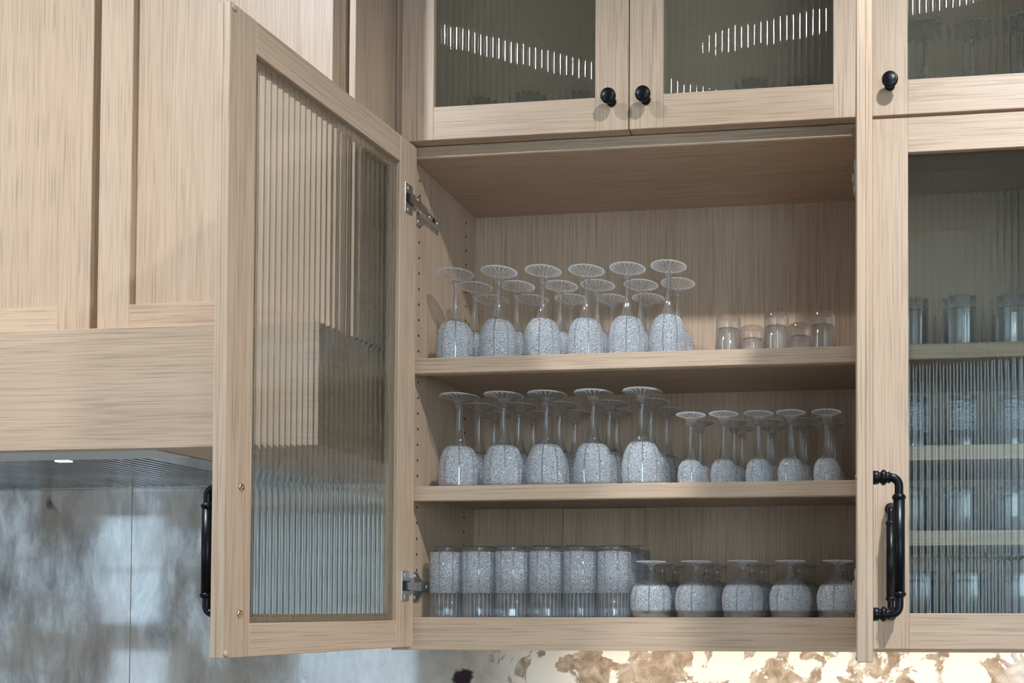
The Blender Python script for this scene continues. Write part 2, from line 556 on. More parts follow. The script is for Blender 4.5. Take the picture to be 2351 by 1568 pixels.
def stone():
    m, nt, out = new_mat('polished_quartzite')
    L = nt.links
    tc = N(nt, 'ShaderNodeTexCoord')
    def noise(scale, detail, rough, dist, mapscale=(1, 1, 1), rot=(0, 0, 0)):
        mp = N(nt, 'ShaderNodeMapping')
        mp.inputs['Scale'].default_value = mapscale
        mp.inputs['Rotation'].default_value = rot
        L.new(tc.outputs['Object'], mp.inputs[0])
        n = N(nt, 'ShaderNodeTexNoise')
        n.inputs['Scale'].default_value = scale
        n.inputs['Detail'].default_value = detail
        n.inputs['Roughness'].default_value = rough
        n.inputs['Distortion'].default_value = dist
        L.new(mp.outputs[0], n.inputs['Vector'])
        return n
    def mixc(fac, a, b, blend='MIX'):
        x = N(nt, 'ShaderNodeMix', data_type='RGBA', blend_type=blend)
        for sock, v in ((x.inputs[0], fac), (x.inputs[6], a), (x.inputs[7], b)):
            if isinstance(v, (int, float)): sock.default_value = v
            elif isinstance(v, tuple): sock.default_value = (*v, 1)
            else: L.new(v, sock)
        return x.outputs[2]
    # grey-blue streaky side
    st = noise(7, 9, 0.66, 0.35, (2.3, 1, 0.75), (0, math.radians(26), 0))
    cl = noise(3.2, 7, 0.6, 0.5)
    gcol = ramp(nt, [(0.28, (0.27, 0.25, 0.23)), (0.40, (0.42, 0.41, 0.40)), (0.51, (0.66, 0.67, 0.67)), (0.62, (0.93, 0.94, 0.95))])
    L.new(st.outputs['Fac'], gcol.inputs[0])
    bm_ = ramp(nt, [(0.48, 0.0), (0.58, 1.0)])
    L.new(cl.outputs['Fac'], bm_.inputs[0])
    brown = mixc(bm_.outputs[0], gcol.outputs[0], (0.42, 0.33, 0.25))
    grey = mixc(0.62, gcol.outputs[0], brown)
    sp = noise(11, 4, 0.5, 0.6)
    spm = ramp(nt, [(0.25, 1.0), (0.31, 0.0)])
    L.new(sp.outputs['Fac'], spm.inputs[0])
    grey = mixc(spm.outputs[0], grey, (0.05, 0.05, 0.055))
    # cream side with brown patches
    pa = noise(13, 6, 0.58, 0.5)
    pm = ramp(nt, [(0.495, 0.0), (0.52, 1.0)])
    L.new(pa.outputs['Fac'], pm.inputs[0])
    pt = noise(26, 6, 0.65, 0.8)
    pc = ramp(nt, [(0.3, (0.20, 0.13, 0.08)), (0.5, (0.42, 0.32, 0.23)), (0.7, (0.62, 0.53, 0.43))])
    L.new(pt.outputs['Fac'], pc.inputs[0])
    cream = mixc(pm.outputs[0], (0.85, 0.79, 0.69), pc.outputs[0])
    # blend across the slab by x
    sx = N(nt, 'ShaderNodeSeparateXYZ')
    L.new(tc.outputs['Object'], sx.inputs[0])
    wob = N(nt, 'ShaderNodeMath', operation='MULTIPLY_ADD')
    wob.inputs[1].default_value = 0.35
    L.new(cl.outputs['Fac'], wob.inputs[0])
    L.new(sx.outputs[0], wob.inputs[2])
    mr = N(nt, 'ShaderNodeMapRange')
    for i, v in enumerate((-0.27, -0.13, 0.0, 1.0)):
        mr.inputs[i + 1].default_value = v
    L.new(wob.outputs[0], mr.inputs[0])
    mr2 = N(nt, 'ShaderNodeMapRange')
    for i, v in enumerate((-0.85, -0.35, 0.0, 1.0)):
        mr2.inputs[i + 1].default_value = v
    L.new(wob.outputs[0], mr2.inputs[0])
    tan = mixc(pt.outputs['Fac'], (0.33, 0.26, 0.20), (0.62, 0.58, 0.52))
    mid = mixc(mr2.outputs[0], grey, tan)
    col = mixc(mr.outputs[0], mid, cream)
    # a dark purple-brown geode mark
    dd = N(nt, 'ShaderNodeVectorMath', operation='DISTANCE')
    dw = N(nt, 'ShaderNodeVectorMath', operation='MULTIPLY_ADD')
    dw.inputs[1].default_value = (0.035, 0.0, 0.03)
    L.new(pt.outputs['Color'], dw.inputs[0])
    L.new(tc.outputs['Object'], dw.inputs[2])
    L.new(dw.outputs[0], dd.inputs[0])
    dd.inputs[1].default_value = (-0.4617, 0.30, -0.128)
    dm = ramp(nt, [(0.022, 1.0), (0.027, 0.0)])
    L.new(dd.outputs['Value'], dm.inputs[0])
    col = mixc(dm.outputs[0], col, (0.035, 0.018, 0.025))
    b = principled(nt, out, Roughness=0.06)
    b.inputs['Specular IOR Level'].default_value = 0.6
    L.new(col, b.inputs['Base Color'])
    return m
M_STONE = stone()

def emit(name, col, s):
    m, nt, out = new_mat(name)
    e = N(nt, 'ShaderNodeEmission')
    e.inputs[0].default_value = (*col, 1)
    e.inputs[1].default_value = s
    nt.links.new(e.outputs[0], out.inputs[0])
    return m
M_LENS = emit('lit_lamp_lens', (0.85, 0.93, 1.0), 3.0)

# ------------------------------------------------------------------ room shell
def struct(o, label):
    tag(o, label, None, None, 'structure')
    return o
wb = empty('wall_back')
struct(wb, 'polished quartzite backsplash wall behind the cabinets and hood')
box('wall_core', (LEFT_X, WALL_Y + 0.022, FLOOR_Z), (RIGHT_X, WALL_Y + 0.14, CEIL_Z), M_PAINT, wb, 0)
for x0, x1 in ((LEFT_X, -1.3069), (-1.3055, 1.30), (1.3014, RIGHT_X)):
    box('stone_slab', (x0, WALL_Y, -0.52), (x1, WALL_Y + 0.02, 0.95), M_STONE, wb, 0.0006)
struct(box('floor', (LEFT_X, REAR_Y - 0.1, FLOOR_Z - 0.05), (RIGHT_X, WALL_Y + 0.14, FLOOR_Z), M_FLOOR, None, 0), 'pale kitchen floor')
ct = box('countertop', (LEFT_X + 0.01, -0.36, -0.56), (RIGHT_X - 0.01, WALL_Y - 0.001, -0.5205), M_TOP, None, 0.003)
tag(ct, 'pale stone countertop running below the cabinets', None, None, 'structure')
struct(box('ceiling', (LEFT_X, REAR_Y - 0.1, CEIL_Z), (RIGHT_X, WALL_Y + 0.14, CEIL_Z + 0.05), M_PAINT, None, 0), 'white kitchen ceiling')
struct(box('wall_left', (LEFT_X - 0.1, REAR_Y - 0.1, FLOOR_Z), (LEFT_X, WALL_Y + 0.14, CEIL_Z), M_PAINT, None, 0), 'white left wall of the kitchen')
struct(box('wall_right', (RIGHT_X, REAR_Y - 0.1, FLOOR_Z), (RIGHT_X + 0.1, WALL_Y + 0.14, CEIL_Z), M_PAINT, None, 0), 'white right wall of the kitchen')
struct(box('wall_rear', (LEFT_X, REAR_Y - 0.1, FLOOR_Z), (RIGHT_X, REAR_Y, CEIL_Z), M_PAINT, None, 0), 'white rear wall with the windows')

for i, (x0, x1, z0, z1) in enumerate(WINDOWS):
    fr_ = 0.035
    mid_z = (z0 + z1) / 2
    o = boxes('window_%d' % (i + 1), [((x0 - fr_, REAR_Y, z0 - fr_), (x0, REAR_Y + 0.05, z1 + fr_)), ((x1, REAR_Y, z0 - fr_), (x1 + fr_, REAR_Y + 0.05, z1 + fr_)),
        ((x0, REAR_Y, z1), (x1, REAR_Y + 0.05, z1 + fr_)), ((x0, REAR_Y, z0 - fr_), (x1, REAR_Y + 0.05, z0)), ((x0, REAR_Y + 0.035, mid_z - 0.012), (x1, REAR_Y + 0.05, mid_z + 0.012))], M_PAINT)
    struct(o, 'white window frame in the rear wall')

# ------------------------------------------------------------------ doors
T = 0.022
STILE, STILE_IN, RAIL = 0.0655, 0.0515, 0.0655
LIP = 0.012          # depth of the inner rabbet
PITCH_FLUTE = 0.0124
PANE_CACHE = {}

def reeded_mesh(x0, x1, z0, z1, y_out, y_in, sag=0.0010, seg=12):
    key = (round(x1 - x0, 4), round(z1 - z0, 4))
    n = max(1, round((x1 - x0) / PITCH_FLUTE))
    p = (x1 - x0) / n
    verts, faces, smooth = [], [], []
    for i in range(n):
        base = len(verts)
        for k in range(seg + 1):
            c = -math.cos(math.pi * k / seg)
            t = (c + 1) / 2
            y = y_out - sag * (1 - abs(c) ** 2.7)
            verts.append((x0 + (i + t) * p, y, z0))
            verts.append((x0 + (i + t) * p, y, z1))
        for k in range(seg):
            a = base + 2 * k
            faces.append((a, a + 2, a + 3, a + 1))
            smooth.append(True)
    b = len(verts)
    verts += [(x0, y_in, z0), (x1, y_in, z0), (x1, y_in, z1), (x0, y_in, z1)]
    faces.append((b, b + 3, b + 2, b + 1))
    smooth.append(False)
    me = bpy.data.meshes.new('glass_pane')
    me.from_pydata(verts, [], faces)
    me.polygons.foreach_set('use_smooth', smooth)
    me.update()
    return me

KNOB_ME = lathe_mesh('knob', [(0, 0.0), (0.0095, 0.0), (0.0095, 0.0025), (0.0075, 0.004), (0.0058, 0.007), (0.0055, 0.012), (0.0075, 0.0155), (0.0125, 0.018), (0.0148, 0.021), (0.0150, 0.0235), (0.0138, 0.0262), (0.0125, 0.0272), (0.0118, 0.0268), (0.0112, 0.0272), (0.006, 0.0285), (0, 0.0288)], 32)
HANDLE_ME = None

def handle_mesh():
    """bar pull along z, posts along -y from y=0; centre-to-centre 0.192"""
    bm = bmesh.new()
    half, reach, rc = 0.096, 0.037, 0.012
    # bent bar
    pts, rad = [], []
    path = [(0, -0.018, -half)]
    for k in range(7):
        t = math.pi / 2 * k / 6
        path.append((0, -(reach - rc) - rc * math.sin(t), -half + rc - rc * math.cos(t)))
    up_ = [(x, y, -z) for x, y, z in path][::-1]
    tube(bm, path + [(0, -reach, -half + 0.030), (0, -reach, half - 0.030)] + up_, 0.0062, 14)
    # thicker octagonal grip with collars
    g = half - 0.028
    tube(bm, [(0, -reach, -g), (0, -reach, g)], 0.0083, 16)
    for s in (-1, 1):
        zc = s * g
        tube(bm, [(0, -reach, zc - 0.005), (0, -reach, zc - 0.0025), (0, -reach, zc), (0, -reach, zc + 0.0025), (0, -reach, zc + 0.005)], [0.0070, 0.0088, 0.0102, 0.0088, 0.0070], 16)
        z = s * half
        prof = [(0, 0.0098), (0.008, 0.0095), (0.0095, 0.0075), (0.011, 0.0078), (0.0135, 0.0108), (0.016, 0.0112), (0.0185, 0.0095), (0.0205, 0.0072), (0.022, 0.0082), (0.0235, 0.0082), (0.025, 0.0066), (0.027, 0.0062)]
        tube(bm, [(0, -d, z) for d, _ in prof], [r for _, r in prof], 18)
    return mesh_of(bm, 'handle', True)
HANDLE_ME = handle_mesh()
HANDLE_ME.materials.append(M_BLACK)
KNOB_ME.materials.append(M_BLACK)
SCREW_ME = lathe_mesh('screw', [(0.0, 0.0), (0.0055, 0.0), (0.0055, 0.0012), (0.0035, 0.0024), (0.001, 0.0026), (0.0008, 0.0016), (0, 0.0016)], 16)
HSCREW_ME = SCREW_ME.copy()
BUMP_ME = lathe_mesh('bumper', [(0.0, 0.0), (0.0050, 0.0), (0.0050, 0.001), (0.0035, 0.0022), (0, 0.0026)], 16)

def frame_piece(name, a, b, side, mat, parent, inner=True):
    """stile or rail with a rabbet for the pane; side = which edge looks to the pane ('x+','x-','z+','z-'); outer face y=-T"""
    lst = [[list(a), list(b)]]
    if inner:
        dlt = STILE - STILE_IN
        f_ = [[a[0], -T, a[2]], [b[0], -LIP, b[2]]]
        i_ = [[a[0], -LIP, a[2]], [b[0], 0, b[2]]]
        if side == 'x+': i_[1][0] -= dlt
        if side == 'x-': i_[0][0] += dlt
        if side == 'z+': i_[1][2] -= dlt
        if side == 'z-': i_[0][2] += dlt
        bm = bmesh.new()
        add_box(bm, tuple(f_[0]), tuple(f_[1]), 0.0009)
        add_box(bm, tuple(i_[0]), tuple(i_[1]), 0.0009)
        return obj(name, mesh_of(bm, name), mat, parent)
    return box(name, (a[0], -T, a[2]), (b[0], 0, b[2]), mat, parent, 0.001)

def make_door(cab, loc, rz, x0, x1, z0, z1, kind='glass', knob=None, handle=None, label=None, free=None):
    """door built in the cabinet's local frame; outer face toward -y"""
    d = empty('door', loc, cab, rz)
    if label: d['label'] = label
    gl = kind == 'glass'
    frame_piece('stile', (x0, 0, z0), (x0 + STILE, 0, z1), 'x+', OAK['Z'], d, gl)
    frame_piece('stile', (x1 - STILE, 0, z0), (x1, 0, z1), 'x-', OAK['Z'], d, gl)
    i0 = x0 + (STILE_IN if gl else STILE)
    i1 = x1 - (STILE_IN if gl else STILE)
    for (za, zb, sd) in ((z0, z0 + RAIL, 'z+'), (z1 - RAIL, z1, 'z-')):
        if gl:
            bm = bmesh.new()
            add_box(bm, (x0 + STILE, -T, za), (x1 - STILE, -LIP, zb), 0.0009)
            dl = STILE - STILE_IN
            add_box(bm, (i0, -LIP, za + (dl if sd == 'z-' else 0)), (i1, 0, zb - (dl if sd == 'z+' else 0)), 0.0009)
            obj('rail', mesh_of(bm, 'rail'), OAK['X'], d)
        else:
            box('rail', (i0, -T, za), (i1, 0, zb), OAK['X'], d, 0.001)
    if gl:
        m = 0.0015
        px0, px1, pz0, pz1 = i0 + m, i1 - m, z0 + STILE_IN + m, z1 - STILE_IN - m
        me = reeded_mesh(px0, px1, pz0, pz1, -LIP + 0.0006, -LIP + 0.0046)
        p = obj('glass_pane', me, M_REED, d)
        p['label'] = 'clear vertically reeded glass'
    else:
        box('panel', (x0 + STILE, -T + 0.0115, z0 + RAIL), (x1 - STILE, -0.001, z1 - RAIL), OAK['Z'], d, 0)
    if knob:
        k = obj('knob', KNOB_ME, M_BLACK, d, (knob[0], -T, knob[1]), (math.pi / 2, 0, 0))
        k['label'] = 'round matte black knob'
    if handle:
        h = obj('handle', HANDLE_ME, M_BLACK, d, (handle[0], -T, handle[1]))
        h['label'] = 'matte black turned bar pull'
        for s in (-1, 1):
            obj('screw', SCREW_ME, M_BRASS, d, (handle[0], 0.0, handle[1] + s * 0.096), (-math.pi / 2, 0, 0))
    if free is not None:
        for zz in (z0 + 0.007, z1 - 0.007):
            obj('bumper', BUMP_ME, M_BUMPER, d, (free, 0.0, zz), (-math.pi / 2, 0, 0))
    return d

# ------------------------------------------------------------------ open glass cabinet
ZB, ZT = -0.0573, 0.9265        # tall doors
XO, XI = 0.4595, 0.4457         # carcass outside / inside half width
YB = 0.28
cab = empty('china_cabinet', (0, 0, 0))
tag(cab, 'open oak wall cabinet with two swung-out reeded glass doors, full of crystal', 'cabinet', 'reeded glass wall cabinets')
for s in (-1, 1):
    box('side_panel', (s * XI, 0, 0.0), (s * XO, YB + 0.012, 0.909), OAK['Z'], cab, 0.0006)
box('back_panel', (-XI, YB, 0.0), (XI, YB + 0.012, 0.909), OAK['Z'], cab, 0)
box('top_panel', (-XO, 0.0185, 0.909), (XO, YB + 0.012, 0.9335), OAK['X'], cab, 0.0006)
box('top_rail', (-XO, 0, 0.9085), (XO, 0.0185, 0.9335), OAK['X'], cab, 0.002)
box('bottom_panel', (-XO, 0.0185, -0.019), (XO, YB + 0.012, -0.0005), OAK['X'], cab, 0.0006)
box('bottom_rail', (-0.4813, 0, -0.0642), (XO, 0.0185, -0.0002), OAK['X'], cab, 0.0006)
box('end_panel', (-0.4813, 0, 0.0), (-XO - 0.0002, YB + 0.012, 1.62), OAK['Z'], cab, 0.0006)
for zt, zb_ in ((0.5113, 0.4801), (0.2579, 0.2284)):
    sh = empty('shelf', (0, 0, 0), cab)
    box('shelf_board', (-XI + 0.0006, 0.019, zt - 0.0165), (XI - 0.0006, YB - 0.001, zt), OAK['X'], sh, 0.0004)
    box('shelf_nosing', (-XI + 0.0006, 0.001, zb_), (XI - 0.0006, 0.019, zt), OAK['X'], sh, 0.0012)
box('access_cover', (-0.232, YB - 0.009, 0.157), (-0.046, YB, 0.2405), OAK['Z'], cab, 0.0005)
# rows of shelf-pin holes in the sides
for s in (-1, 1):
    bm = bmesh.new()
    for yy in (0.028, 0.232):
        for k in range(27):
            z = 0.062 + k * 0.0314
            if any(abs(z - q) < 0.02 for q in (0.245, 0.498)):
                continue
            ring = [(yy + 0.0026 * math.cos(j * math.pi / 5), z + 0.0026 * math.sin(j * math.pi / 5)) for j in range(10)]
            xa = s * (XI - 0.0003)
            va = [bm.verts.new((xa, p, q)) for p, q in ring]
            bm.faces.new(va)
            vb = [bm.verts.new((xa + s * 0.0015, p, q)) for p, q in ring]
            for j in range(10):
                bm.faces.new((va[j], va[(j + 1) % 10], vb[(j + 1) % 10], vb[j]))
    o = obj('pin_holes', mesh_of(bm, 'pin_holes'), M_HOLE, cab)
    o['kind'] = 'stuff'

DW = 0.455
A_L, A_R = math.radians(96.47), math.radians(92.5)
HX, HY = 0.4322, -0.0087
dl = make_door(cab, (-HX, HY, 0), -A_L, 0, DW, ZB, ZT, handle=(DW - 0.0315, 0.1045), label='left door swung wide open, inner face showing', free=DW - 0.0065)
dr = make_door(cab, (HX, HY, 0), A_R, -DW, 0, ZB, ZT, handle=(-DW + 0.0315, 0.1045), label='right door swung open, seen edge-on', free=-DW + 0.0065)

# hinges: cup plate on the door, arm and mounting plate on the side
def make_hinge(parent, door_obj, side, z):
    h = empty('hinge', (0, 0, 0), parent)
    h['label'] = 'nickel concealed hinge'
    md = Matrix.Translation(door_obj.location) @ Matrix.Rotation(door_obj.rotation_euler.z, 4, 'Z')
    s = 1 if side < 0 else -1                   # door local x direction away from hinge
    # cup plate on the inner face of the door
    bm = bmesh.new()
    add_box(bm, (min(s * 0.016, s * 0.0385), 0, z - 0.029), (max(s * 0.016, s * 0.0385), 0.0022, z + 0.029), 0.0005)
    add_box(bm, (min(s * 0.005, s * 0.018), 0, z - 0.016), (max(s * 0.005, s * 0.018), 0.0022, z + 0.016), 0.0005)
    for q in (-0.021, 0.021):
        tube(bm, [(s * 0.027, 0.0022, z + q), (s * 0.027, 0.0032, z + q)], 0.0042, 12)
    me = mesh_of(bm, 'cup_plate')
    me.transform(md)
    obj('cup_plate', me, M_STEEL, h)
    bm = bmesh.new()
    add_box(bm, (min(s * 0.0145, s * 0.036), 0.0022, z - 0.0095), (max(s * 0.0145, s * 0.036), 0.003, z + 0.0095), 0)
    me = mesh_of(bm, 'cup')
    me.transform(md)
    obj('cup', me, M_HOLE, h)
    # knuckle link from the cup to the arm
    p0 = md @ Vector((s * 0.025, 0.004, z))
    p1 = Vector((side * 0.4295, 0.012, z))
    p2 = Vector((side * 0.4325, 0.030, z))
    bm = bmesh.new()
    for a_, b_, w in ((p0, p1, 0.0075), (p1, p2, 0.0088)):
        dd = (b_ - a_).normalized()
        nn = Vector((-dd.y, dd.x, 0)) * 0.0022
        vs = []
        for P in (a_, b_):
            for sg in (1, -1):
                for zz in (-w, w):
                    vs.append(bm.verts.new(P + nn * sg + Vector((0, 0, zz))))
        for q in ((0, 1, 3, 2), (4, 6, 7, 5), (0, 4, 5, 1), (2, 3, 7, 6), (0, 2, 6, 4), (1, 5, 7, 3)):
            bm.faces.new([vs[i] for i in q])
    obj('link', mesh_of(bm, 'link'), M_STEEL, h)
    # arm and mounting plate on the cabinet side
    xa, xb = side * 0.4350, side * XI
    box('arm', (xa, 0.022, z - 0.0085), (side * (XI - 0.0030), 0.098, z + 0.0085), M_STEEL, h, 0.001)
    bm = bmesh.new()
    prof = [(0.012, -0.029), (0.024, -0.029), (0.046, -0.011), (0.094, -0.010), (0.094, 0.010), (0.046, 0.011), (0.024, 0.029), (0.012, 0.029)]
    va = [bm.verts.new((side * XI, p, z + q)) for p, q in prof]
    vb = [bm.verts.new((side * (XI - 0.003), p, z + q)) for p, q in prof]
    bm.faces.new(va)
    bm.faces.new(vb[::-1])
    for j in range(len(prof)):
        bm.faces.new((va[j], va[(j + 1) % 8], vb[(j + 1) % 8], vb[j]))
    obj('mounting_plate', mesh_of(bm, 'mounting_plate'), M_STEEL, h)
    for yy, zz, xx in ((0.018, 0.021, side * (XI - 0.003)), (0.018, -0.021, side * (XI - 0.003)), (0.050, 0.0, xa), (0.082, 0.0, xa)):
        o = obj('screw', HSCREW_ME, M_STEEL, h, (xx, yy, z + zz), (0, -side * math.pi / 2, 0))
        o.scale = (0.75, 0.75, 0.75)
    box('adjust_slot', (xa + side * 0.0002, 0.061, z - 0.004), (xa - side * 0.0004, 0.070, z + 0.004), M_HOLE, h, 0)
for z in (0.8125, 0.0605):
    make_hinge(cab, dl, -1, z)
    make_hinge(cab, dr, 1, z)

# ------------------------------------------------------------------ cabinets above and to the side
def closed_cabinet(name, label, group, cat, x0, x1, z0, z1, doors, shelves=(), top_rail=False):
    c = empty(name, ((x0 + x1) / 2, 0, z0))
    tag(c, label, cat, group)
    ox, oz = -(x0 + x1) / 2, -z0
    def B(n, a, b, m, bev=0.0006):
        return box(n, (a[0] + ox, a[1], a[2] + oz), (b[0] + ox, b[1], b[2] + oz), m, c, bev)
    t = 0.0145
    B('side_panel', (x0, 0, z0), (x0 + t, YB + 0.012, z1), OAK['Z'])
    B('side_panel', (x1 - t, 0, z0), (x1, YB + 0.012, z1), OAK['Z'])
    B('back_panel', (x0 + t, YB, z0), (x1 - t, YB + 0.012, z1), OAK['Z'], 0)
    B('bottom_panel', (x0 + t, 0.0, z0), (x1 - t, YB, z0 + 0.018), OAK['X'])
    B('top_panel', (x0 + t, 0.0, z1 - 0.018), (x1 - t, YB, z1), OAK['X'])
    for (zt, th) in shelves:
        B('shelf', (x0 + t + 0.0005, 0.006, zt - th), (x1 - t - 0.0005, YB - 0.001, zt), OAK['X'], 0.001)
    for d in doors:
        kw = dict(d)
        kw['x0'] += ox; kw['x1'] += ox; kw['z0'] += oz; kw['z1'] += oz
        if kw.get('knob'): kw['knob'] = (kw['knob'][0] + ox, kw['knob'][1] + oz)
        if kw.get('handle'): kw['handle'] = (kw['handle'][0] + ox, kw['handle'][1] + oz)
        make_door(c, (0, -0.0015, 0), 0, **kw)
    return c

ZU, ZUT = 0.9321, 1.56
G = 'reeded glass wall cabinets'
KZ = 0.987
closed_cabinet('upper_cabinet', 'closed two-door oak cabinet with reeded glass directly above the open one', G, 'cabinet', -0.4593, 0.4593, 0.9338, 1.58,
    [dict(x0=-0.4569, x1=-0.0012, z0=ZU, z1=ZUT, knob=(-0.0335, KZ)), dict(x0=0.0012, x1=0.4569, z0=ZU, z1=ZUT, knob=(0.0335, KZ))])
closed_cabinet('upper_cabinet', 'closed single-door oak cabinet with reeded glass at the upper right', G, 'cabinet', 0.4615, 0.9245, 0.9338, 1.58,
    [dict(x0=0.4645, x1=0.9195, z0=ZU, z1=ZUT, knob=(0.4970, KZ))])
rc = closed_cabinet('china_cabinet', 'closed tall oak cabinet with reeded glass beside the open door at right', G, 'cabinet', 0.4615, 0.9245, -0.0150, 0.9330,
    [dict(x0=0.4645, x1=0.9195, z0=ZB, z1=0.9262, handle=(0.4970, 0.1025))], shelves=((0.5116, 0.028), (0.3214, 0.028), (0.162, 0.028)))
box('bottom_rail', (0.4615 - 0.693, 0, -0.0642 + 0.015), (0.9245 - 0.693, 0.0185, -0.0003), OAK['X'], rc, 0.0006)

# ------------------------------------------------------------------ hood and the cabinet over it
XC = -0.983
hc = empty('hood_cabinet', (XC, 0, 0.515))
tag(hc, 'tall oak cabinet with flat-panel doors above the range hood', 'cabinet')
def HB(n, a, b, m, bev=0.0006):
    return box(n, (a[0] - XC, a[1], a[2] - 0.515), (b[0] - XC, b[1], b[2] - 0.515), m, hc, bev)
HB('carcass', (-1.94, -0.136, 0.515), (-0.5060, WALL_Y - 0.002, 1.60), OAK['Z'])
HB('end_panel', (-0.4945, -0.140, 0.515), (-0.4820, WALL_Y - 0.002, 1.60), OAK['Z'])
HB('filler', (-0.5058, -0.1, 0.515), (-0.4947, WALL_Y - 0.002, 1.60), OAK['Z'])
for x0, x1 in ((-1.9300, -1.4680), (-1.4525, -0.9905), (-0.9755, -0.5140)):
    make_door(hc, (-XC, -0.138, -0.515), 0, x0, x1, 0.5165, 1.58, kind='panel')

YF, XR, XL_ = -0.246, -0.4845, -1.96
ZH0, ZH1 = 0.2965, 0.5105
hood = empty('range_hood', (XC, 0, ZH0))
tag(hood, 'oak-clad range hood with stainless baffle filters under its boxed canopy', 'range hood')
def RB(n, a, b, m, bev=0.0008, parent=None):
    return box(n, (a[0] - XC, a[1], a[2] - ZH0), (b[0] - XC, b[1], b[2] - ZH0), m, parent or hood, bev)
f = RB('front_board', (XL_, YF, ZH0), (XR, YF + 0.02, ZH1), OAK['X'])
f['label'] = 'wide oak front board with horizontal grain'
for xa, xb in ((XR - 0.02, XR), (XL_, XL_ + 0.02)):
    RB('side_board', (xa, YF + 0.0203, ZH0), (xb, WALL_Y - 0.001, ZH1), OAK['Y'])
RB('top_board', (XL_ + 0.02, YF + 0.0203, ZH1 - 0.02), (XR - 0.02, WALL_Y - 0.001, ZH1), OAK['X'])
XI0, XI1 = -1.64, -0.8105
UZ = ZH0 + 0.006
for xa, xb in ((XI1, XR - 0.0203), (XL_ + 0.0203, XI0)):
    RB('soffit_board', (xa, YF + 0.0203, UZ), (xb, WALL_Y - 0.001, UZ + 0.018), OAK['Y'])
fl = RB('front_flange', (XI0, YF + 0.0203, UZ - 0.003), (XI1 - 0.0003, -0.126, UZ + 0.004), M_FLANGE, 0.0006)
fl['label'] = 'bright satin stainless flange'
RB('side_flange', (-0.895, -0.1257, UZ - 0.002), (XI1 - 0.0003, WALL_Y - 0.03, UZ + 0.004), M_INOX, 0.0006)
RB('side_flange', (XI0, -0.1257, UZ - 0.002), (XI0 + 0.02, WALL_Y - 0.03, UZ + 0.004), M_INOX, 0.0006)
RB('liner', (XI0, -0.126, UZ + 0.03), (XI1, WALL_Y - 0.001, UZ + 0.034), M_SLAT, 0)
RB('rear_bar', (XL_ + 0.0203, WALL_Y - 0.026, UZ - 0.0015), (XR - 0.0203, WALL_Y - 0.0005, UZ + 0.012), M_INOX, 0.001)
# two baffle filters whose slats run front to back
fx0, fx1 = XI0 + 0.0205, -0.8955
nf = 2
slat_me = None
for k in range(nf):
    xa = fx0 + (fx1 - fx0) * k / nf + 0.0008
    xb = fx0 + (fx1 - fx0) * (k + 1) / nf - 0.0008
    fo = empty('baffle_filter', ((xa + xb) / 2 - XC, 0, UZ - ZH0), hood)
    boxes('filter_frame', [((-(xb - xa) / 2, -0.125, 0.0), ((xb - xa) / 2, -0.117, 0.010)), ((-(xb - xa) / 2, 0.262, 0.0), ((xb - xa) / 2, 0.272, 0.010))], M_INOX, fo)
    ns = 16
    w = (xb - xa) / ns
    if slat_me is None:
        bm = bmesh.new()
        ww = w * 0.30
        pr = [(-ww, 0.004), (-ww * 0.72, 0.0), (ww * 0.72, 0.0), (ww, 0.004), (ww * 0.86, 0.005), (ww * 0.6, 0.0015), (-ww * 0.6, 0.0015), (-ww * 0.86, 0.005)]
        va = [bm.verts.new((p, -0.117, q)) for p, q in pr]
        vb = [bm.verts.new((p, 0.262, q)) for p, q in pr]
        for j in range(8):
            bm.faces.new((va[j], va[(j + 1) % 8], vb[(j + 1) % 8], vb[j]))
        bm.faces.new(va); bm.faces.new(vb)
        slat_me = mesh_of(bm, 'slat')
    for j in range(ns):
        obj('slat', slat_me, M_SLAT, fo, (-(xb - xa) / 2 + (j + 0.5) * w, 0, 0))
lens = RB('lamp_lens', (-1.105, -0.1115, UZ - 0.003), (-1.077, -0.1, UZ - 0.0005), M_LENS, 0.0005)
lens['label'] = 'small lit hood lamp lens'

# ------------------------------------------------------------------ glassware
def catmull(pts, n=4):
    out = []
    P = [pts[0]] + list(pts) + [pts[-1]]
    for i in range(1, len(P) - 2):
        for k in range(n):
            t = k / n
            q = []
            for c in range(2):
                p0, p1, p2, p3 = P[i - 1][c], P[i][c], P[i + 1][c], P[i + 2][c]
                q.append(0.5 * (2 * p1 + (p2 - p0) * t + (2 * p0 - 5 * p1 + 4 * p2 - p3) * t * t + (3 * p1 - p0 - 3 * p2 + p3) * t ** 3))
            out.append((max(q[0], 0.0), q[1]))
    out.append(pts[-1])
    return out

def bowl_mesh(outer, th, cav, seg=36):
    """outer: (r,z) from rim (z=0) up to the shoulder; hollow below cav"""
    o = catmull(outer, 3)
    inner = []
    for r, z in o:
        if z < cav - 0.006:
            inner.append((max(r - th, 0.001), z))
    zc = inner[-1][1]
    rc_ = inner[-1][0]
    dome = [(rc_ * math.cos(t), zc + (cav - zc) * math.sin(t)) for t in (0.35, 0.7, 1.05, 1.35)] + [(0.0, cav)]
    prof = (inner + dome)[::-1] + o + [(0.0, o[-1][1])]
    return lathe_mesh('bowl', prof, seg)

